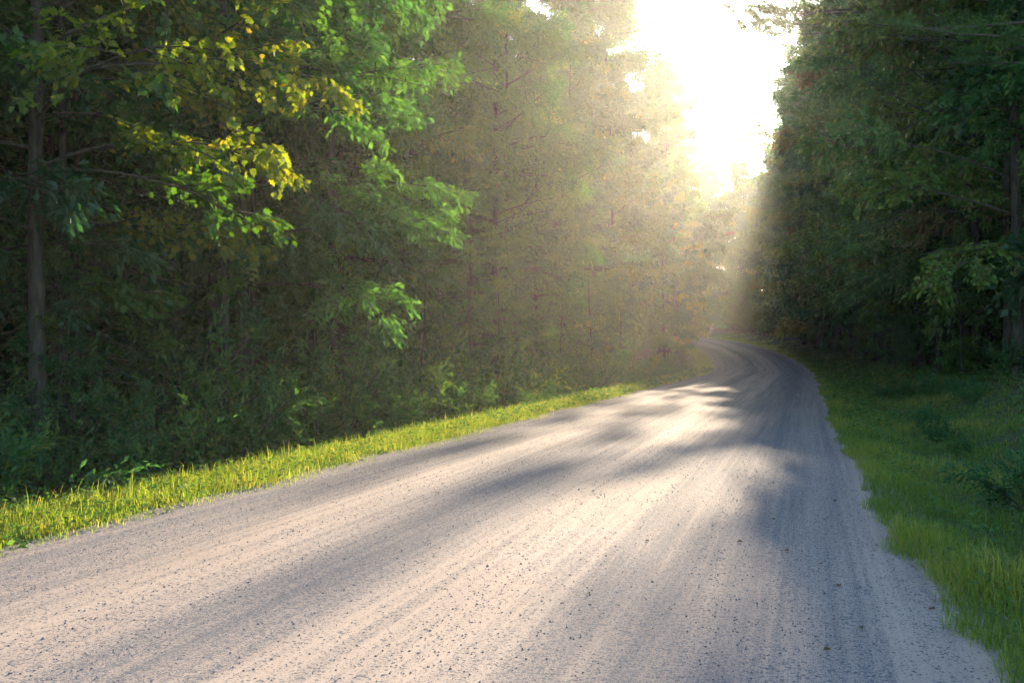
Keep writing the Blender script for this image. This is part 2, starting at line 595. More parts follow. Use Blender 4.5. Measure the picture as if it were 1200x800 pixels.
def make_broadleaf(name, seed, H=20, base=2.0, R=3.6, r0=0.16, nprim=52, nsec=9, ntwig=9, nleaf=9, L=0.12, W=0.05,
                   mat=None, lobed=False, droop=0.35, shape='egg', lean=0.01, extra=(), bare_twigs=8, yellow=0.0, gap=0.1, flush=0.08):
    rng = np.random.default_rng(seed)
    tl = trunk_line(rng, H, lean)
    # primaries
    t = (np.arange(nprim) + rng.uniform(0, 1, nprim)) / nprim
    t = np.clip(t, 0, 0.985)
    h = base + (H - base) * t
    if shape == 'egg':
        prof = R * np.minimum(1.0, 0.6 + 1.6 * t) * (1 - t) ** 0.62 * 1.12 + 0.35
    elif shape == 'column':
        prof = R * (1 - t ** 4) + 0.3
    else:
        prof = R * (1 - t) + 0.3
    ln = prof * rng.uniform(0.55, 1.18, nprim)
    az = np.arange(nprim) * 2.3999 + rng.uniform(-0.5, 0.5, nprim)
    el = np.radians(5 + 55 * t ** 1.2 + rng.normal(0, 9, nprim))
    keep = rng.uniform(0, 1, nprim) > gap
    h, ln, az, el, t = h[keep], ln[keep], az[keep], el[keep], t[keep]
    for (eh, eaz, eln, eel) in extra:
        h = np.append(h, eh)
        az = np.append(az, eaz)
        ln = np.append(ln, eln)
        el = np.append(el, math.radians(eel))
    n = len(h)
    q = np.linspace(0, 1, 7)[None, :]
    tt = np.clip(h / H, 0, 1)
    ti = tt * (len(tl) - 1)
    i0 = np.minimum(ti.astype(int), len(tl) - 2)
    start = tl[i0] + (tl[i0 + 1] - tl[i0]) * (ti - i0)[:, None]
    d = np.stack([np.cos(az) * np.cos(el), np.sin(az) * np.cos(el), np.sin(el)], -1)
    side = np.stack([-np.sin(az), np.cos(az), np.zeros(n)], -1)
    P = start[:, None, :] + d[:, None, :] * (ln[:, None] * q)[..., None]
    P = P + side[:, None, :] * (rng.normal(0, 0.10, n)[:, None] * ln[:, None] * np.sin(q * 3.1))[..., None]
    P[..., 2] -= droop * ln[:, None] * q ** 2 * rng.uniform(0.6, 1.3, n)[:, None]
    rad = r0 * 0.24 * (ln / R)[:, None] ** 0.7 * (1 - 0.85 * q)
    tr_r = r0 * np.clip(1 - np.linspace(0, 1, len(tl)), 0.04, 1) ** 0.75
    tr_r[0] *= 1.35
    wood = [tubes(tl[None], tr_r[None], 9), tubes(P, rad, 5)]
    # secondaries
    qs = rng.uniform(0.22, 1.0, (n, nsec)) ** 0.8
    Ps, Ts = polyline_at(P, qs)
    sgn = np.where(rng.uniform(0, 1, qs.shape) > 0.5, 1, -1)
    ds = nrm(rot_z(Ts, sgn * rng.uniform(0.4, 1.2, qs.shape)) + rng.normal(0, 0.3, Ts.shape) + UPV * 0.12)
    ls = (ln[:, None] * 0.42 * (1.25 - qs) * rng.uniform(0.6, 1.3, qs.shape) + 0.25)
    ns = n * nsec
    Ps, ds, ls = Ps.reshape(ns, 3), ds.reshape(ns, 3), ls.reshape(ns)
    bough = np.repeat(np.arange(n), nsec)
    q2 = np.linspace(0, 1, 4)[None, :]
    P2 = Ps[:, None, :] + ds[:, None, :] * (ls[:, None] * q2)[..., None]
    P2[..., 2] -= (droop * 0.8) * ls[:, None] * q2 ** 2
    wood.append(tubes(P2, 0.010 * (0.6 + ls)[:, None] * (1 - 0.75 * q2), 3))
    # twigs carrying leaves
    qt = rng.uniform(0.12, 1.0, (ns, ntwig))
    Pt, Tt = polyline_at(P2, qt)
    a2 = rng.uniform(-1.2, 1.2, qt.shape)
    dt = nrm(rot_z(Tt, a2) + rng.normal(0, 0.45, Tt.shape) - UPV * droop * 0.5)
    nt_ = ns * ntwig
    Pt, dt = Pt.reshape(nt_, 3), dt.reshape(nt_, 3)
    lt = rng.uniform(1.4, 2.8, nt_) * L
    bt = np.repeat(bough, ntwig)
    j = (np.arange(nleaf) + 0.4) / nleaf
    pos = Pt[:, None, :] + dt[:, None, :] * (lt[:, None] * j[None, :])[..., None]
    pos[..., 2] -= 0.25 * lt[:, None] * j[None, :] ** 2
    alt = np.where(np.arange(nleaf) % 2 == 0, 1.0, -1.0)
    aa = alt[None, :] * rng.uniform(0.5, 1.1, (nt_, nleaf)) * (1 - 0.6 * j[None, :])
    la = nrm(rot_z(np.repeat(dt[:, None, :], nleaf, 1), aa) + rng.normal(0, 0.22, (nt_, nleaf, 3)) - UPV * 0.4)
    pos, la = pos.reshape(-1, 3), la.reshape(-1, 3)
    nl = len(pos)
    pos = pos + rng.normal(0, 0.35 * L, pos.shape)
    sz = rng.uniform(0.65, 1.25, nl)
    if lobed:
        V, polys = leaf_lobed(rng, pos, la, L * sz, W * sz, tilt=0.55)
        per = len(LOBES)
    else:
        V, polys = leaf_quads(rng, pos, la, L * sz, W * sz, tilt=0.6)
        per = 4
    bj = np.repeat(bt, nleaf)
    # hue: leaf + bough randomness, a few turned boughs
    btint = rng.uniform(0.1, 0.66, n + 1)
    btint[rng.uniform(0, 1, n + 1) < flush] += 0.3
    tint = btint[bj] + rng.normal(0, 0.1, nl) + yellow
    tint = np.where(rng.uniform(0, 1, nl) < 0.006, 0.95, tint)
    tint = np.clip(tint, 0, 1)
    c = np.repeat(np.stack([tint, rng.uniform(0, 1, nl), np.zeros(nl)], -1), per, 0)
    Vw, Qw = join_geo(wood)
    trunk = make_mesh(name + "_trunk", Vw, [Qw], [MAT_BARK], smooth=True)
    crown = make_mesh(name + "_crown", V, polys, [mat], tint=c)
    return trunk, crown


def make_conifer(name, seed, H=12, base=0.6, R=2.4, r0=0.12, whorls=26, per=6, nsec=12, kind='fir', extra=(), wide=0.11, tufts=7, needles=14, NL=0.10, droop=0.25, bark=None):
    rng = np.random.default_rng(seed)
    tl = trunk_line(rng, H, 0.005, 0.08)
    n = whorls * per
    wv = np.repeat((np.arange(whorls) + 0.5) / whorls, per)
    t = np.clip(wv + rng.normal(0, 0.006 if kind == 'fir' else 0.012, n), 0, 0.985)
    h = base + (H - base) * t
    if kind == 'fir':
        ln = (R * (1 - t) ** 0.9 + 0.15) * rng.uniform(0.7, 1.12, n)
        el = np.radians(-8 + 35 * t + rng.normal(0, 6, n))
    else:
        ln = (R * np.minimum(1, 0.55 + 1.5 * t) * (1 - t) ** 0.55 * 1.1 + 0.2) * rng.uniform(0.45, 1.2, n)
        el = np.radians(4 + 38 * t + rng.normal(0, 9, n))
    az = np.tile(np.arange(per) * 2 * np.pi / per, whorls) + np.repeat(rng.uniform(0, 6.28, whorls), per) + rng.normal(0, 0.2, n)
    keep = rng.uniform(0, 1, n) > (0.08 if kind == 'fir' else 0.3)
    h, ln, az, el = h[keep], ln[keep], az[keep], el[keep]
    for (eh, eaz, eln, eel) in extra:
        h, az, ln, el = np.append(h, eh + rng.normal(0, 0.15)), np.append(az, eaz + rng.normal(0, 0.06)), np.append(ln, eln * rng.uniform(0.8, 1.05)), np.append(el, math.radians(eel))
    n = len(h)
    q = np.linspace(0, 1, 6)[None, :]
    ti = np.clip(h / H, 0, 1) * (len(tl) - 1)
    i0 = np.minimum(ti.astype(int), len(tl) - 2)
    start = tl[i0] + (tl[i0 + 1] - tl[i0]) * (ti - i0)[:, None]
    d = np.stack([np.cos(az) * np.cos(el), np.sin(az) * np.cos(el), np.sin(el)], -1)
    P = start[:, None, :] + d[:, None, :] * (ln[:, None] * q)[..., None]
    P[..., 2] -= droop * ln[:, None] * q ** 2 - 0.10 * ln[:, None] * q ** 4
    tr_r = r0 * np.clip(1 - np.linspace(0, 1, len(tl)), 0.04, 1) ** 0.8
    tr_r[0] *= 1.3
    wood = [tubes(tl[None], tr_r[None], 9), tubes(P, (0.012 + 0.008 * np.minimum(ln, 4.5))[:, None] * (1 - 0.85 * q), 4)]
    lo = 0.15 if kind == 'fir' else 0.35
    qs = rng.uniform(lo, 1.0, (n, nsec))
    Ps, Ts = polyline_at(P, qs)
    sgn = np.where(np.arange(nsec)[None, :] % 2 == 0, 1, -1) * np.ones((n, 1))
    ds = nrm(rot_z(Ts, sgn * rng.uniform(0.6, 1.1, qs.shape)) + rng.normal(0, 0.12, Ts.shape) - UPV * (0.12 if kind == 'fir' else -0.18))
    ls = ln[:, None] * (0.34 if kind == 'fir' else 0.24) * (1.2 - qs) * rng.uniform(0.7, 1.3, qs.shape) + 0.12
    ns = n * nsec
    Ps, ds, ls = Ps.reshape(ns, 3), ds.reshape(ns, 3), ls.reshape(ns)
    bough = np.repeat(np.arange(n), nsec)
    # tufts / sprays along each secondary
    qt = (np.arange(tufts)[None, :] + rng.uniform(0.2, 1, (ns, tufts))) / tufts
    Pt = Ps[:, None, :] + ds[:, None, :] * (ls[:, None] * qt)[..., None]
    Pt[..., 2] -= 0.15 * ls[:, None] * qt ** 2
    nt_ = ns * tufts
    Pt = Pt.reshape(nt_, 3)
    dt = np.repeat(ds, tufts, 0)
    k = needles
    if kind == 'fir':
        sg = np.where(np.arange(k) % 2 == 0, 1.0, -1.0)[None, :]
        nd = rot_z(np.repeat(dt[:, None, :], k, 1), sg * rng.uniform(0.5, 1.0, (nt_, k)))
        nd = nrm(nd + rng.normal(0, 0.2, nd.shape))
        off = np.repeat(dt[:, None, :], k, 1) * (np.arange(k) / k * np.repeat(ls, tufts)[:, None] / tufts)[..., None]
        wd = 0.22
    else:
        nd = nrm(np.repeat(dt[:, None, :], k, 1) * 0.55 + rng.normal(0, 0.55, (nt_, k, 3)) + UPV * 0.15)
        off = np.zeros((nt_, k, 3))
        wd = wide
    pos = (Pt[:, None, :] + off).reshape(-1, 3)
    nd = nd.reshape(-1, 3)
    nl = len(pos)
    LL = NL * rng.uniform(0.7, 1.2, nl)
    V, polys = leaf_quads(rng, pos, nd, LL, LL * wd, tilt=0.5, fold=0.0)
    bj = np.repeat(bough, tufts * k)
    bt = rng.uniform(0.2, 0.75, n)
    tint = np.clip(bt[bj] + rng.normal(0, 0.12, nl), 0, 1)
    c = np.repeat(np.stack([tint, tint, tint], -1), 4, 0)
    Vw, Qw = join_geo(wood)
    trunk = make_mesh(name + "_trunk", Vw, [Qw], [MAT_BARK2], smooth=True)
    crown = make_mesh(name + "_crown", V, polys, [MAT_FIR if kind == 'fir' else MAT_PINE], tint=c)
    return trunk, crown


def make_shrub(name, seed, H=1.5, R=1.0, nst=16, nsec=8, ntwig=5, nleaf=8, L=0.09, W=0.045, mat=None):
    rng = np.random.default_rng(seed)
    az = np.arange(nst) * 2.3999 + rng.uniform(-0.4, 0.4, nst)
    el = np.radians(rng.uniform(38, 88, nst))
    ln = (H * np.sin(el) + R * np.cos(el)) * rng.uniform(0.6, 1.1, nst)
    q = np.linspace(0, 1, 6)[None, :]
    d = np.stack([np.cos(az) * np.cos(el), np.sin(az) * np.cos(el), np.sin(el)], -1)
    start = np.stack([np.cos(az), np.sin(az), np.zeros(nst)], -1) * rng.uniform(0, 0.15, nst)[:, None]
    start[:, 2] = -0.05
    P = start[:, None, :] + d[:, None, :] * (ln[:, None] * q)[..., None]
    P[..., 2] -= 0.18 * ln[:, None] * q ** 2.5
    wood = [tubes(P, 0.010 * (0.5 + ln)[:, None] * (1 - 0.8 * q), 4)]
    qs = rng.uniform(0.2, 1.0, (nst, nsec))
    Ps, Ts = polyline_at(P, qs)
    ds = nrm(rot_z(Ts, rng.uniform(-1.3, 1.3, qs.shape)) + rng.normal(0, 0.35, Ts.shape))
    ns = nst * nsec
    ls = (ln[:, None] * 0.3 * rng.uniform(0.6, 1.2, qs.shape) + 0.1).reshape(ns)
    Ps, ds = Ps.reshape(ns, 3), ds.reshape(ns, 3)
    qt = rng.uniform(0.1, 1, (ns, ntwig))
    Pt = Ps[:, None, :] + ds[:, None, :] * (ls[:, None] * qt)[..., None]
    dt = nrm(np.repeat(ds[:, None, :], ntwig, 1) + rng.normal(0, 0.5, (ns, ntwig, 3)) - UPV * 0.2)
    Pt, dt = Pt.reshape(-1, 3), dt.reshape(-1, 3)
    m = len(Pt)
    j = (np.arange(nleaf) + 0.4) / nleaf
    lt = rng.uniform(1.8, 3.2, m) * L
    pos = Pt[:, None, :] + dt[:, None, :] * (lt[:, None] * j)[..., None]
    alt = np.where(np.arange(nleaf) % 2 == 0, 1.0, -1.0)
    la = nrm(rot_z(np.repeat(dt[:, None, :], nleaf, 1), alt[None, :] * rng.uniform(0.5, 1.1, (m, nleaf))) + rng.normal(0, 0.2, (m, nleaf, 3)) - UPV * 0.25)
    pos, la = pos.reshape(-1, 3), la.reshape(-1, 3)
    pos[:, 2] = np.maximum(pos[:, 2], 0.02)
    nl = len(pos)
    sz = rng.uniform(0.65, 1.2, nl)
    V, polys = leaf_quads(rng, pos, la, L * sz, W * sz, tilt=0.45)
    st = rng.uniform(0.2, 0.75, nst)
    bj = np.repeat(np.repeat(np.arange(nst), nsec), ntwig * nleaf)
    tint = np.clip(st[bj] + rng.normal(0, 0.12, nl), 0, 1)
    tint = np.where(rng.uniform(0, 1, nl) < 0.012, 1.0, tint)
    c = np.repeat(np.stack([tint, tint, tint], -1), 4, 0)
    Vw, Qw = join_geo(wood)
    return make_mesh(name + "_stems", Vw, [Qw], [MAT_BARK2], smooth=True), make_mesh(name + "_leaves", V, polys, [mat or MAT_SHRUB], tint=c)


ROADSIDE_AZ = math.atan2(N[1], N[0])     # azimuth that points from the narrow verge's wood over the road
AZ = ROADSIDE_AZ

KINDS = {}
DENSE = dict(nprim=62, nsec=11, ntwig=11, nleaf=9, droop=0.16)
KINDS['ash_a'] = make_broadleaf("ash_a", 11, H=20, base=3.6, R=3.8, r0=0.13, mat=MAT_ASH, L=0.15, W=0.07, **DENSE)
KINDS['ash_b'] = make_broadleaf("ash_b", 12, H=18, base=2.4, R=3.5, r0=0.12, mat=MAT_ASH, L=0.16, W=0.07, **DENSE)
KINDS['ash_c'] = make_broadleaf("ash_c", 13, H=22, base=5.0, R=4.0, r0=0.17, mat=MAT_ASH, L=0.16, W=0.075, **DENSE)
KINDS['ash_over'] = make_broadleaf("ash_over", 14, H=18, base=4.2, R=3.2, r0=0.13, mat=MAT_ASH, L=0.15, W=0.065, nprim=50, nsec=11, ntwig=11, nleaf=9, droop=0.2, yellow=0.12,
    extra=[(4.6, AZ, 4.0, 12), (5.6, AZ + 0.35, 4.3, 14), (6.6, AZ - 0.3, 4.4, 12), (7.6, AZ + 0.15, 4.2, 16), (8.8, AZ - 0.1, 3.9, 18), (3.6, AZ - 0.25, 3.4, 4)])
KINDS['maple_over'] = make_broadleaf("maple_over", 21, H=16, base=3.2, R=3.6, r0=0.13, mat=MAT_MAPLE, nprim=46, nsec=10, ntwig=9, nleaf=7, L=0.11, W=0.108, lobed=True, droop=0.24, yellow=0.1, flush=0.03,
    extra=[(4.9, AZ + 0.1, 3.7, 16), (5.6, AZ - 0.45, 4.2, 14), (6.2, AZ + 0.5, 4.2, 16), (6.6, AZ - 0.1, 4.4, 16), (7.2, AZ + 0.25, 4.5, 14), (7.9, AZ - 0.35, 4.5, 14), (8.6, AZ + 0.05, 4.3, 16), (9.4, AZ + 0.4, 4.0, 18)])
KINDS['airy'] = make_broadleaf("airy", 16, H=22, base=3.0, R=4.8, r0=0.18, mat=MAT_MAPLE, L=0.22, W=0.13, nprim=25, nsec=11, ntwig=15, nleaf=8, droop=0.2, gap=0.16, yellow=0.02)
KINDS['far_a'] = make_broadleaf("far_a", 31, H=21, base=1.0, R=4.3, mat=MAT_ASH, nprim=48, nsec=8, ntwig=15, nleaf=8, L=0.25, W=0.14, droop=0.16)
KINDS['far_b'] = make_broadleaf("far_b", 32, H=19, base=0.6, R=4.1, mat=MAT_ASH, nprim=46, nsec=8, ntwig=15, nleaf=8, L=0.24, W=0.14, droop=0.2, yellow=0.06)
KINDS['turn_a'] = make_broadleaf("turn_a", 41, H=22, base=2.8, R=4.3, r0=0.13, mat=MAT_OAK, shape='column', L=0.15, W=0.09, flush=0.14, **DENSE)
KINDS['turn_b'] = make_broadleaf("turn_b", 42, H=21, base=2.4, R=4.1, r0=0.12, mat=MAT_OAK, shape='column', L=0.14, W=0.085, flush=0.10, **DENSE)
KINDS['pole'] = make_broadleaf("pole", 43, H=19, base=7.0, R=2.6, r0=0.10, mat=MAT_OAK, L=0.18, W=0.10, nprim=34, nsec=8, ntwig=8, nleaf=8, droop=0.15)
KINDS['young'] = make_broadleaf("young", 51, H=7, base=0.7, R=1.7, r0=0.05, nprim=30, nsec=6, ntwig=6, nleaf=9, L=0.12, W=0.055, mat=MAT_ASH, droop=0.15, yellow=0.08)
KINDS['fir_a'] = make_conifer("fir_a", 61, H=12, kind='fir', needles=6, tufts=5, nsec=10, NL=0.13)
KINDS['fir_b'] = make_conifer("fir_b", 62, H=9, R=2.1, kind='fir', needles=6, tufts=5, nsec=10, whorls=22, NL=0.12)
PINE = dict(kind='pine', nsec=12, tufts=6, needles=12, NL=0.16, droop=0.05, per=5)
_rb = random.Random(3)
KINDS['pine_a'] = make_conifer("pine_a", 71, H=25, base=6, R=3.6, r0=0.15, whorls=18,
                               extra=[(6.0 + 0.33 * i, AZ + math.pi + _rb.uniform(-0.9, 0.9), _rb.uniform(3.4, 4.6), _rb.uniform(0, 12)) for i in range(16)], **PINE)
KINDS['shadow_spire'] = make_conifer("shadow_spire", 73, H=30, base=9, R=2.3, r0=0.2, whorls=24, **dict(PINE, nsec=8, tufts=5, needles=8, NL=0.26))  # slim crown, shaped to throw a narrow shadow streak
KINDS['shrub_a'] = make_shrub("shrub_a", 81, H=1.6, R=1.1)
KINDS['shrub_b'] = make_shrub("shrub_b", 82, H=1.1, R=1.2, L=0.10, W=0.055)
KINDS['shrub_c'] = make_shrub("shrub_c", 83, H=2.4, R=1.2, nst=18, L=0.11, W=0.05)
KINDS['shrub_d'] = make_shrub("shrub_d", 84, H=0.7, R=0.8, nst=14, nsec=6, L=0.08, W=0.05)
# a tall pine with long boughs over the road
KINDS['pine_over'] = make_conifer("pine_over", 72, H=25, base=8.0, R=3.6, r0=0.2, whorls=14, wide=0.26,
                                  extra=[(14.2, AZ + math.pi + 0.05, 8.4, 2), (14.9, AZ + math.pi - 0.12, 8.0, 4), (15.6, AZ + math.pi + 0.16, 8.8, 2), (16.4, AZ + math.pi - 0.05, 8.2, 3)] * 3
                                  + [(16.8 + 0.5 * i, AZ + math.pi + _rb.uniform(-0.5, 0.4), _rb.uniform(6.2, 8.6), _rb.uniform(-2, 8)) for i in range(12)], **dict(PINE, tufts=7, NL=0.21, nsec=15, needles=9))

PART_NAMES = {k: ("trunk", "crown") for k in KINDS}
for k in KINDS:
    if k.startswith("shrub"):
        PART_NAMES[k] = ("stem", "foliage")


def place(name, kind, s, lat, label, cat, group=None, rot=None, sc=1.0, scz=None, dz=-0.05):
    root = bpy.data.objects.new(name, None)
    COL.objects.link(root)
    w = world(s, lat, dz)
    root.location = [float(x) for x in w]
    root.rotation_euler = (0, 0, rot if rot is not None else 0)
    root.scale = (sc, sc, scz or sc)
    tag(root, label, cat, group)
    for pn, me in zip(PART_NAMES[kind], KINDS[kind]):
        add_obj(pn, me, root)
    return root


rnd = random.Random(5)


def row(lat, s0, s1, step, kinds, name, label, group, jl=0.8, js=0.3, sc=(0.85, 1.12), cat="tree", skip=()):
    s = s0
    i = 0
    rnd = random.Random(int(lat * 100) * 1000 + int(s0 * 10))
    while s < s1:
        ss = s + rnd.uniform(-js, js) * step
        if not any(a <= ss <= b for a, b in skip):
            k = rnd.choice(kinds)
            f = rnd.uniform(*sc)
            lb = label(i, ss, k) if callable(label) else label
            i += 1
            place(name, k, ss, lat + rnd.uniform(-jl, jl), lb, cat, group, rnd.uniform(0, 6.28), f, f * rnd.uniform(0.93, 1.08))
        s += step


ORD = ["first", "second", "third", "fourth", "fifth", "sixth", "seventh", "eighth", "ninth", "tenth", "eleventh", "twelfth", "thirteenth",
       "fourteenth", "fifteenth", "sixteenth", "seventeenth", "eighteenth", "nineteenth", "twentieth"]
BUSH = {'shrub_a': "waist-high shrub", 'shrub_b': "low spreading shrub", 'shrub_c': "tall upright shrub", 'shrub_d': "small ground-hugging shrub"}


def zone_v(s):
    return ("before the sunlit maple" if s < 9.5 else "below the sunlit maple" if s < 14.5 else "below the overhanging ash" if s < 21 else
            "a little beyond the overhanging ash" if s < 32 else "well beyond the overhanging ash" if s < 46 else "where the haze thickens towards the bend")


def zone_b(s):
    return ("beside the thin dark trunks" if s < 29 else "below the long-boughed pine" if s < 46 else "past the long-boughed pine" if s < 65 else "along the outside of the bend")


def edge_label(i, s, k):
    look = {'ash_a': "tall slender ash", 'ash_b': "low-branched ash", 'ash_c': "high-crowned stout ash"}[k]
    return "%s %s, %s trunk along the wood's edge" % (look, zone_v(s), ORD[i])


def oak_label(i, s, k):
    look = {'turn_a': "tree with browning leaf sprays", 'turn_b': "tree with a few browned leaves", 'ash_b': "all-green leafy tree"}[k]
    return "%s, %s behind the thin trunks along the grassy bank" % (look, ORD[i])


# wood behind the narrow bright verge
place("maple_tree", 'maple_over', 11.6, -10.4, "maple hanging sunlit yellow-green lobed leaves out over the bright verge", "maple", rot=0.0)
place("ash_tree", 'ash_over', 18.2, -11.2, "ash whose drooping sunlit boughs reach furthest out from the dark wood", "ash", rot=0.0)
for (ts, tl_, tsc, rt, tlb) in ((15.6, -10.0, 1.0, 0.3, "straight bare-stemmed young tree between the sunlit maple and the overhanging ash"),
                           (18.9, -11.4, 0.8, 1.2, "thinnest bare stem, just behind the overhanging ash's trunk"),
                           (20.4, -10.3, 1.1, 2.0, "stouter bare-stemmed tree just past the overhanging ash"),
                           (12.6, -10.9, 0.8, 0.9, "thin shadowed stem close behind the sunlit maple's trunk"),
                           (13.4, -11.8, 0.75, 2.7, "thin shadowed stem deeper behind the sunlit maple"),
                           (10.2, -11.9, 0.8, 4.1, "shadowed bare stem just before the sunlit maple")):
    place("pole_tree", 'pole', ts, tl_, tlb, "tree", "bare stems of the dark wood", rt, tsc)
row(-12.8, 5, 58, 3.8, ['ash_a', 'ash_b', 'ash_c'], "ash_tree", edge_label, "edge trees of the dark wood")
for i_, (ts, tl_, tsc) in enumerate(((60, -12.6, 0.85), (65, -12.2, 0.9), (70, -11.4, 0.8), (75, -9.6, 0.6), (81, -9.0, 0.66), (87, -8.8, 0.74), (93, -9.4, 1.05), (99, -8.9, 1.22), (105, -8.7, 1.28))):
    place("airy_tree", 'airy', ts, tl_, "sun-dappled airy tree, %s of those leaning towards the road at the bend" % ORD[i_], "tree", "airy trees before the bend", rnd.uniform(0, 6.28), tsc)
row(-15.4, 60, 116, 4.0, ['airy', 'airy', 'far_b'], "hazy_tree", "leafy hazy tree at the wood's edge where the road bends", "hazy trees on the inside of the bend", sc=(1.15, 1.4))
for i_, (ts, tl_, tsc) in enumerate(((75, -14.0, 1.5), (97, -9.9, 1.3))):
    place("hazy_tree", 'far_a', ts, tl_, "%s tall hazy tree edging the bright sky on the inside of the bend" % ORD[i_], "tree", "tall trees inside the bend", 1.3 * i_, tsc)
row(-13.0, 118, 150, 4.4, ['far_a', 'far_b', 'ash_c'], "hazy_tree", "leafy hazy tree at the wood's edge where the road bends", "hazy trees on the inside of the bend")
row(-16.8, 8, 120, 4.6, ['far_a', 'far_b', 'ash_c'], "forest_tree", "leafy tree in the second row of the dark wood", "trees deeper in the dark wood", jl=1.2)
row(-21.5, 12, 90, 5.0, ['far_a', 'far_b'], "forest_tree", "shadowed tree deep inside the dark wood", "trees deepest in the dark wood", jl=1.5)
row(-36, 20, 60, 6.5, ['far_a', 'far_b'], "forest_tree", "shadowed tree deep inside the dark wood", "trees deepest in the dark wood", jl=1.8)
row(-28, 16, 80, 6, ['far_a', 'far_b'], "forest_tree", "shadowed tree deep inside the dark wood", "trees deepest in the dark wood", jl=1.8)
row(-12.0, 14, 60, 9, ['fir_a', 'fir_b'], "fir_tree", lambda i, s, k: "dark young fir with layered boughs, %s fir, %s" % (ORD[i], zone_v(s)), "young firs under the ashes", jl=0.8, cat="fir")
row(-10.4, 6, 62, 4.6, ['young'], "ash_sapling", lambda i, s, k: "slim leafy sapling %s, %s along the row of shrubs" % (zone_v(s), ORD[i]), "saplings along the dark wood", jl=0.5, sc=(0.5, 0.95), cat="sapling")
row(-9.2, 5, 70, 1.7, ['shrub_a', 'shrub_b', 'shrub_c'], "shrub", lambda i, s, k: "%s directly behind the bright verge, %s" % (BUSH[k], zone_v(s)), "shrubs behind the bright verge", jl=0.45, sc=(0.8, 1.2), cat="shrub")
row(-11.0, 6, 50, 2.2, ['shrub_a', 'shrub_c'], "shrub", lambda i, s, k: "shadowed %s behind the front shrubs, %s" % (BUSH[k], zone_v(s)), "shrubs under the ashes", jl=0.6, sc=(0.9, 1.4), cat="shrub")

row(-19.0, 9, 62, 2.6, ['shrub_c', 'shrub_a'], "thicket_bush", "tall bush of the thicket between the back trees of the dark wood", "thicket bushes in the dark wood", jl=0.9, sc=(1.7, 2.6), cat="bush")
row(-25.0, 14, 62, 3.0, ['shrub_c', 'shrub_a'], "thicket_bush", "tall bush of the thicket between the back trees of the dark wood", "thicket bushes in the dark wood", jl=0.9, sc=(2.2, 3.2), cat="bush")
row(7.4, 24, 130, 2.8, ['shrub_c', 'shrub_a'], "thicket_bush", "tall bush of the thicket under the trees above the bank", "thicket bushes above the bank", jl=0.8, sc=(1.4, 2.1), cat="bush")
row(4.7, 112, 236, 2.8, ['shrub_c', 'shrub_a'], "roadside_bush", "hazy bush under the pale trees beyond the bend", "hazy bushes beyond the bend", jl=0.4, sc=(1.3, 2.0), cat="bush")
row(7.2, 200, 256, 4.4, ['far_a', 'far_b'], "hazy_tree", "pale hazy tree beyond the end of the visible road", "pale trees beyond the bend", sc=(0.9, 1.1))
row(11.8, 24, 130, 3.2, ['shrub_c', 'shrub_a'], "thicket_bush", "tall bush of the thicket under the trees above the bank", "thicket bushes above the bank", jl=0.9, sc=(2.0, 3.0), cat="bush")

# wood above the grassy bank
row(4.9, 26, 60, 3.6, ['turn_a', 'turn_b', 'ash_b', 'turn_b'], "oak_tree", oak_label, "edge trees above the grassy bank", jl=0.5, sc=(1.02, 1.2))
row(5.9, 21.5, 29, 1.3, ['pole'], "pole_tree", lambda i, s, k: "thin dark-trunked tree, %s in the row of thin trunks above the grassy bank" % ORD[i], "thin trunks at the top of the bank", jl=0.5, sc=(0.85, 1.1))
row(4.3, 60, 90, 3.6, ['turn_a', 'turn_b', 'turn_a'], "leafy_tree", lambda i, s, k: "leafy tree at the outside of the road bend, %s after the straight" % ORD[i], "trees outside the bend", jl=0.5, sc=(1.12, 1.32))
for i_, (ts, tl_, tk, tsc) in enumerate(((86, 4.4, 'turn_a', 1.18), (91, 3.8, 'far_b', 1.5), (96, 3.4, 'turn_b', 1.38), (101, 4.2, 'far_a', 1.26), (107, 5.0, 'far_b', 1.3))):
    place("hazy_tree", tk, ts, tl_, "%s very tall tree against the sun at the outside of the bend" % ORD[i_], "tree", "tall trees against the sun", rnd.uniform(0, 6.28), tsc)
row(5.4, 113, 200, 4.4, ['far_a', 'far_b'], "hazy_tree", "pale hazy tree beyond the end of the visible road", "pale trees beyond the bend", sc=(0.94, 1.1))
for (ts, tl_) in ((132, 8.1), (137, 8.2)):  # added pines whose tops cast the long shadow streaks on the road
    place("pine_tree", 'shadow_spire', ts, tl_, "slender tall pine added beyond the bend to streak the road with shadow", "pine", "pines added for shadow streaks", rnd.uniform(0, 6.28))
row(9.0, 22, 190, 4.8, ['far_a', 'far_b', 'turn_a'], "forest_tree", "leafy tree in the second row of the wood above the bank", "trees deeper in the wood above the bank", jl=1.2)
row(14.5, 24, 120, 5.5, ['far_a', 'far_b'], "forest_tree", "shadowed tree deep in the wood above the bank", "trees deepest in the wood above the bank", jl=1.5)
row(4.6, 26, 100, 4.5, ['shrub_a', 'shrub_c', 'shrub_d'], "shrub", lambda i, s, k: "%s at the top of the grassy bank, %s" % (BUSH[k], zone_b(s)), "shrubs above the grassy bank", jl=0.6, cat="shrub")
row(4.1, 31, 64, 4.2, ['maple_over', 'young', 'maple_over'], "understory_maple", lambda i, s, k: "%s yellow-green %s at the top of the bank, %s" % (ORD[i], "maple bush" if k == 'maple_over' else "sapling", zone_b(s)), "understory on the bank", jl=0.5, sc=(0.45, 0.62), cat="sapling")
row(2.9, 7, 34, 2.1, ['shrub_d'], "bank_plant", "low leafy plant among the grass of the shaded bank", "low plants on the bank", jl=0.9, sc=(0.35, 0.7), cat="plant")
place("pine_tree", 'pine_over', 44, 4.6, "tall pine stretching long needled boughs out over the road", "pine", rot=0.0)
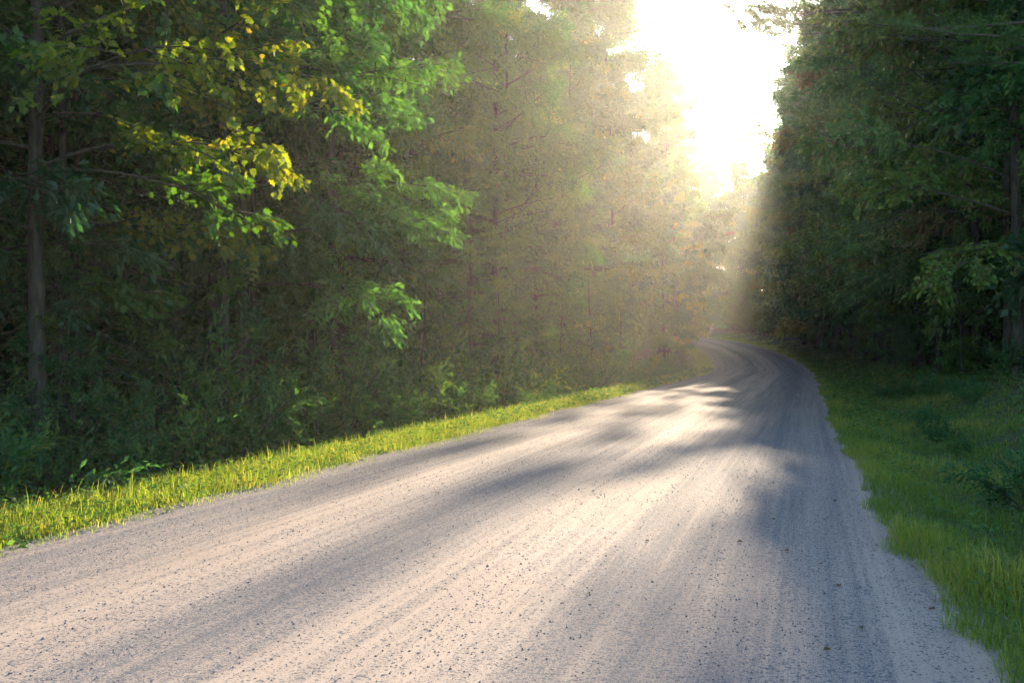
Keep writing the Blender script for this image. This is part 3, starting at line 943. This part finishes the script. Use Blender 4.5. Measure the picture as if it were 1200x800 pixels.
place("pine_tree", 'pine_a', 20.2, 5.7, "pine with soft green needles behind the thin trunks on the grassy bank", "pine", rot=0.0)

# ------------------------------------------------------------------ grass, weeds, stones
def blades(rng, P, H, Wd, tint, bend=0.5):
    n = len(P)
    az = rng.uniform(0, 6.28, n)
    d = np.stack([np.cos(az), np.sin(az), np.zeros(n)], -1)
    sd = np.stack([-np.sin(az), np.cos(az), np.zeros(n)], -1)
    b = rng.uniform(0.1, 1.0, n) * bend
    H = H[:, None]
    w = Wd[:, None]
    b = b[:, None]
    m = P + d * (H * b * 0.3) + UPV * H * 0.6
    t = P + d * (H * b) + UPV * H * (1 - 0.35 * b)
    V = np.stack([P - sd * w / 2, P + sd * w / 2, m + sd * w * 0.42, m - sd * w * 0.42, t], 1).reshape(-1, 3)
    i = np.arange(n)[:, None] * 5
    quads = i + np.array([0, 1, 2, 3])[None]
    tris = i + np.array([3, 2, 4])[None]
    c = np.repeat(np.stack([tint] * 3, -1), 5, 0)
    return V, [quads, tris], c


def scatter(rng, n, s0, s1, power, lat_fn):
    s = s0 * (s1 / s0) ** (rng.uniform(0, 1, n) ** power)
    return s, lat_fn(s, rng.uniform(0, 1, n))


def build_grass():
    rng = np.random.default_rng(3)
    # narrow verge
    s, f = scatter(rng, 95000, 4.5, 130, 1.0, lambda s, u: u)
    clump = 0.5 + 0.5 * np.sin(s * 3.1 + f * 7) * np.sin(s * 1.3 + 2 - f * 5)
    lo = edge_l(s) - 0.05 + 0.14 * wob(s, 1.2, 3) + 0.07 * wob(s, 3.9, 1) - np.abs(rng.normal(0, 0.07, len(s)))
    lat = lo + 0.12 - (f ** 0.85) * 1.75
    keepm = ~((f < 0.12) & (rng.uniform(0, 1, len(s)) > 0.35))
    s, f, lat, clump = s[keepm], f[keepm], lat[keepm], clump[keepm]
    P = world(s, lat, -0.01)
    near = np.clip(s / 14, 1, 4)
    H = (0.04 + 0.13 * np.sin(np.clip(f, 0, 1) * 2.6) * rng.uniform(0.15, 1.2, len(s)) + 0.10 * clump * rng.uniform(0, 1, len(s)) + 0.16 * (rng.uniform(0, 1, len(s)) < 0.03))
    W = 0.006 * near * rng.uniform(0.7, 1.3, len(s))
    t = np.clip(0.62 + 0.2 * clump + rng.normal(0, 0.14, len(s)), 0, 0.95)
    t = np.where(rng.uniform(0, 1, len(s)) < 0.015, 1.0, t)
    V, pol, c = blades(rng, P, H, W, t, 1.3)
    o = add_obj("grass", make_mesh("verge_grass", V, pol, [MAT_GRASS], tint=c))
    tag(o, "bright sunlit grass strip along the narrow road verge", "grass", kind="stuff")
    # bank
    s, f = scatter(rng, 175000, 3.5, 130, 1.0, lambda s, u: u)
    lo = edge_r(s) + 0.08 + 0.13 * wob(s, 1.1, 1) + 0.07 * wob(s, 3.7, 2) + np.abs(rng.normal(0, 0.10, len(s)))
    lat = lo - 0.05 + f ** 1.25 * 4.6
    tuft = np.sin(s * 2.7 + lat * 3.3) * np.sin(s * 1.1 - lat * 2.4) * 0.5 + 0.5
    keep = rng.uniform(0, 1, len(s)) < (1.0 - 0.75 * sm(lat, 2.2, 4.4)) * np.maximum(0.45 + 0.55 * tuft, 1 - sm(lat - lo, 0.3, 0.8))
    s, lat, tuft, lo = s[keep], lat[keep], tuft[keep], lo[keep]
    P = world(s, lat, -0.01)
    near = np.clip(s / 12, 1, 4.5)
    tall = 1 + 0.9 * (np.sin(s * 0.83 + lat * 1.9) > 0.55) * rng.uniform(0.4, 1, len(s))
    H = (0.05 + 0.19 * tall * tuft * rng.uniform(0.25, 1.1, len(s))) * (0.7 + 0.3 * sm(lat - lo, 0.0, 0.25)) + 0.05 * (1 - sm(lat - lo, 0.3, 0.8))
    W = 0.006 * near * rng.uniform(0.7, 1.3, len(s))
    t = np.clip(0.5 + 0.3 * tuft + 0.2 * np.sin(s * 0.9 + lat * 1.3) + rng.normal(0, 0.16, len(s)), 0, 0.93)
    t = np.where(rng.uniform(0, 1, len(s)) < 0.03, 1.0, t)
    V, pol, c = blades(rng, P, H, W, t, 1.2)
    o = add_obj("grass", make_mesh("bank_grass", V, pol, [MAT_GRASS], tint=c))
    tag(o, "lush green grass growing up the shaded roadside bank", "grass", kind="stuff")
    # broadleaf weeds on the bank and in the narrow verge
    Vs, cs, n0, Qs = [], [], 0, []
    for cnt, s0, s1, fn in ((26000, 4.0, 90, lambda s, u: edge_r(s) + 0.35 + u * 4.6), (7000, 5.0, 70, lambda s, u: edge_l(s) - 0.1 - u * 1.4)):
        s, lat = scatter(rng, cnt // 6, s0, s1, 1.0, fn)
        P = world(s, lat, 0.0)
        P = np.repeat(P, 6, 0)
        n = len(P)
        az = rng.uniform(0, 6.28, n)
        hh = rng.uniform(0.03, 0.2, n)
        P = P + np.stack([np.cos(az) * 0.04, np.sin(az) * 0.04, hh], -1)
        a = nrm(np.stack([np.cos(az), np.sin(az), rng.normal(0.1, 0.3, n)], -1))
        sz = rng.uniform(0.03, 0.075, n) * np.repeat(np.clip(s / 14, 1, 3), 6)
        V, q = leaf_quads(rng, P, a, sz, sz * 0.6, tilt=0.35)
        Vs.append(V)
        Qs.append(q[0] + n0)
        n0 += len(V)
        t = np.clip(rng.normal(0.5, 0.2, n), 0, 0.95)
        cs.append(np.repeat(np.stack([t] * 3, -1), 4, 0))
    o = add_obj("weeds", make_mesh("weeds", np.concatenate(Vs), [np.concatenate(Qs)], [MAT_WEED], tint=np.concatenate(cs)))
    tag(o, "low broadleaf weeds growing through the roadside grass", "weeds", kind="stuff")
    # leaf litter on the upper bank
    n = 16000
    s, lat = scatter(rng, n, 5, 80, 0.9, lambda s, u: 2.4 + u ** 0.8 * 6)
    P = world(s, lat, 0.015)
    az = rng.uniform(0, 6.28, n)
    a = nrm(np.stack([np.cos(az), np.sin(az), rng.normal(0, 0.2, n)], -1))
    sz = rng.uniform(0.05, 0.11, n) * np.clip(s / 25, 1, 2)
    V, q = leaf_quads(rng, P, a, sz, sz * 0.6, tilt=0.3)
    t = rng.uniform(0, 1, n)
    o = add_obj("leaf_litter", make_mesh("leaf_litter", V, q, [MAT_LITTER], tint=np.repeat(np.stack([t] * 3, -1), 4, 0)))
    tag(o, "dry brown leaf litter on the upper bank under the trees", "leaf litter", kind="stuff")


build_grass()


def build_gravel():
    rng = np.random.default_rng(9)
    n = 80000
    s = 3.2 * (30 / 3.2) ** rng.uniform(0, 1, n)
    f = rng.uniform(0, 1, n)
    # stones gather between the wheel tracks and along both margins
    w = 0.35 + 0.5 * (np.sin(f * 24 + 0.4) > 0.2) + 0.6 * (f < 0.16) + 0.35 * (f > 0.9)
    k = rng.uniform(0, 1.2, n) < w
    s, f = s[k], f[k]
    n = len(s)
    lat = edge_l(s) + (edge_r(s) - edge_l(s)) * f
    z = zroad(s) + road_z(s, f)
    P = np.concatenate([xy(s, lat), z[:, None]], -1)
    r = 0.0035 + 0.0065 * rng.uniform(0, 1, n) ** 4 + 0.005 * (rng.uniform(0, 1, n) < 0.012)
    r *= np.clip(s / 9, 1, 1.25)
    O = np.array([[1, 0, 0], [0.25, 0.95, 0], [-0.85, 0.4, 0], [-0.6, -0.75, 0], [0.5, -0.8, 0], [0.15, 0.1, 0.75], [-0.2, -0.15, 0.7]], float)
    az = rng.uniform(0, 6.28, n)
    V = np.repeat(O[None], n, 0) * rng.uniform(0.65, 1.3, (n, len(O), 1))
    V = rot_z(V, az[:, None])
    V = V * r[:, None, None] + P[:, None, :]
    V[..., 2] -= 0.0015
    T = np.array([[0, 1, 5], [1, 2, 5], [2, 6, 5], [2, 3, 6], [3, 4, 6], [4, 0, 5], [4, 5, 6]])
    tri = (np.arange(n)[:, None, None] * len(O) + T[None]).reshape(-1, 3)
    t = rng.uniform(0, 1, n) ** 1.4
    o = add_obj("gravel", make_mesh("gravel", V.reshape(-1, 3), [tri], [stone_mat()], tint=np.repeat(np.stack([t] * 3, -1), len(O), 0)))
    tag(o, "loose dark grey gravel scattered over the sandy road", "gravel", kind="stuff")


build_gravel()


def build_fallen_leaves():
    rng = np.random.default_rng(15)
    L = 0.042
    pts = np.array([[0, 0, 0.004], [0.4, 0.28, 0.02], [1, 0, 0.006], [0.4, -0.28, 0.016], [0.75, 0.16, 0.012], [0.75, -0.16, 0.010], [0.12, 0.14, 0.012], [0.12, -0.14, 0.01]])
    V = pts * np.array([L, L, 1])
    me = make_mesh("fallen_leaf", V, [np.array([[0, 6, 1, 4, 2]]), np.array([[0, 2, 5, 3, 7]])], [MAT_LITTER], tint=np.full((len(V), 3), 0.8))
    spots = [(1068, 664), (963, 664), (1028, 640), (838, 596), (925, 650), (905, 612), (980, 588), (964, 768), (1145, 742), (1095, 714), (985, 690), (870, 640), (1040, 600), (760, 640), (690, 706), (1010, 740)]
    for px, py in spots:
        d = F * EYE / (py - HORIZON)
        x = (px - 600) / F * d
        s = x * U[0] + d * U[1]
        lat = x * N[0] + d * N[1]
        f = float((lat - edge_l(s)) / (edge_r(s) - edge_l(s)))
        o = add_obj("fallen_leaf", me)
        o.location = (x, d, float(zroad(s) + road_z(s, f)) + 0.001)
        o.rotation_euler = (0, 0, rng.uniform(0, 6.28))
        k = rng.uniform(0.7, 1.2)
        o.scale = (k, k, k)
        tag(o, "small dry leaf fallen on the gravel road", "leaf", "fallen leaves on the road")


build_fallen_leaves()

# ------------------------------------------------------------------ haze
def build_haze():
    lo = GROUND_V.min(0) - np.array([3, 3, 1.0])
    hi = GROUND_V.max(0) + np.array([3, 3, 0])
    hi[2] = 40.0
    lo = np.minimum(lo, [-20, -20, lo[2]])
    V = np.array([[x, y, z] for x in (lo[0], hi[0]) for y in (lo[1], hi[1]) for z in (lo[2], hi[2])])
    Q = np.array([[0, 1, 3, 2], [4, 6, 7, 5], [0, 4, 5, 1], [2, 3, 7, 6], [0, 2, 6, 4], [1, 5, 7, 3]])
    m, nt, out = new_mat("haze")
    pv = nt.nodes.new("ShaderNodeVolumePrincipled")
    pv.inputs["Color"].default_value = (0.97, 0.96, 0.90, 1)
    pv.inputs["Density"].default_value = HAZE_DENSITY
    pv.inputs["Anisotropy"].default_value = HAZE_ANISO
    nt.links.new(pv.outputs[0], out.inputs["Volume"])
    o = add_obj("haze", make_mesh("haze", V, [Q], [m]))
    tag(o, "pale sunlit morning haze hanging between the trees", "haze", kind="stuff")


build_haze()
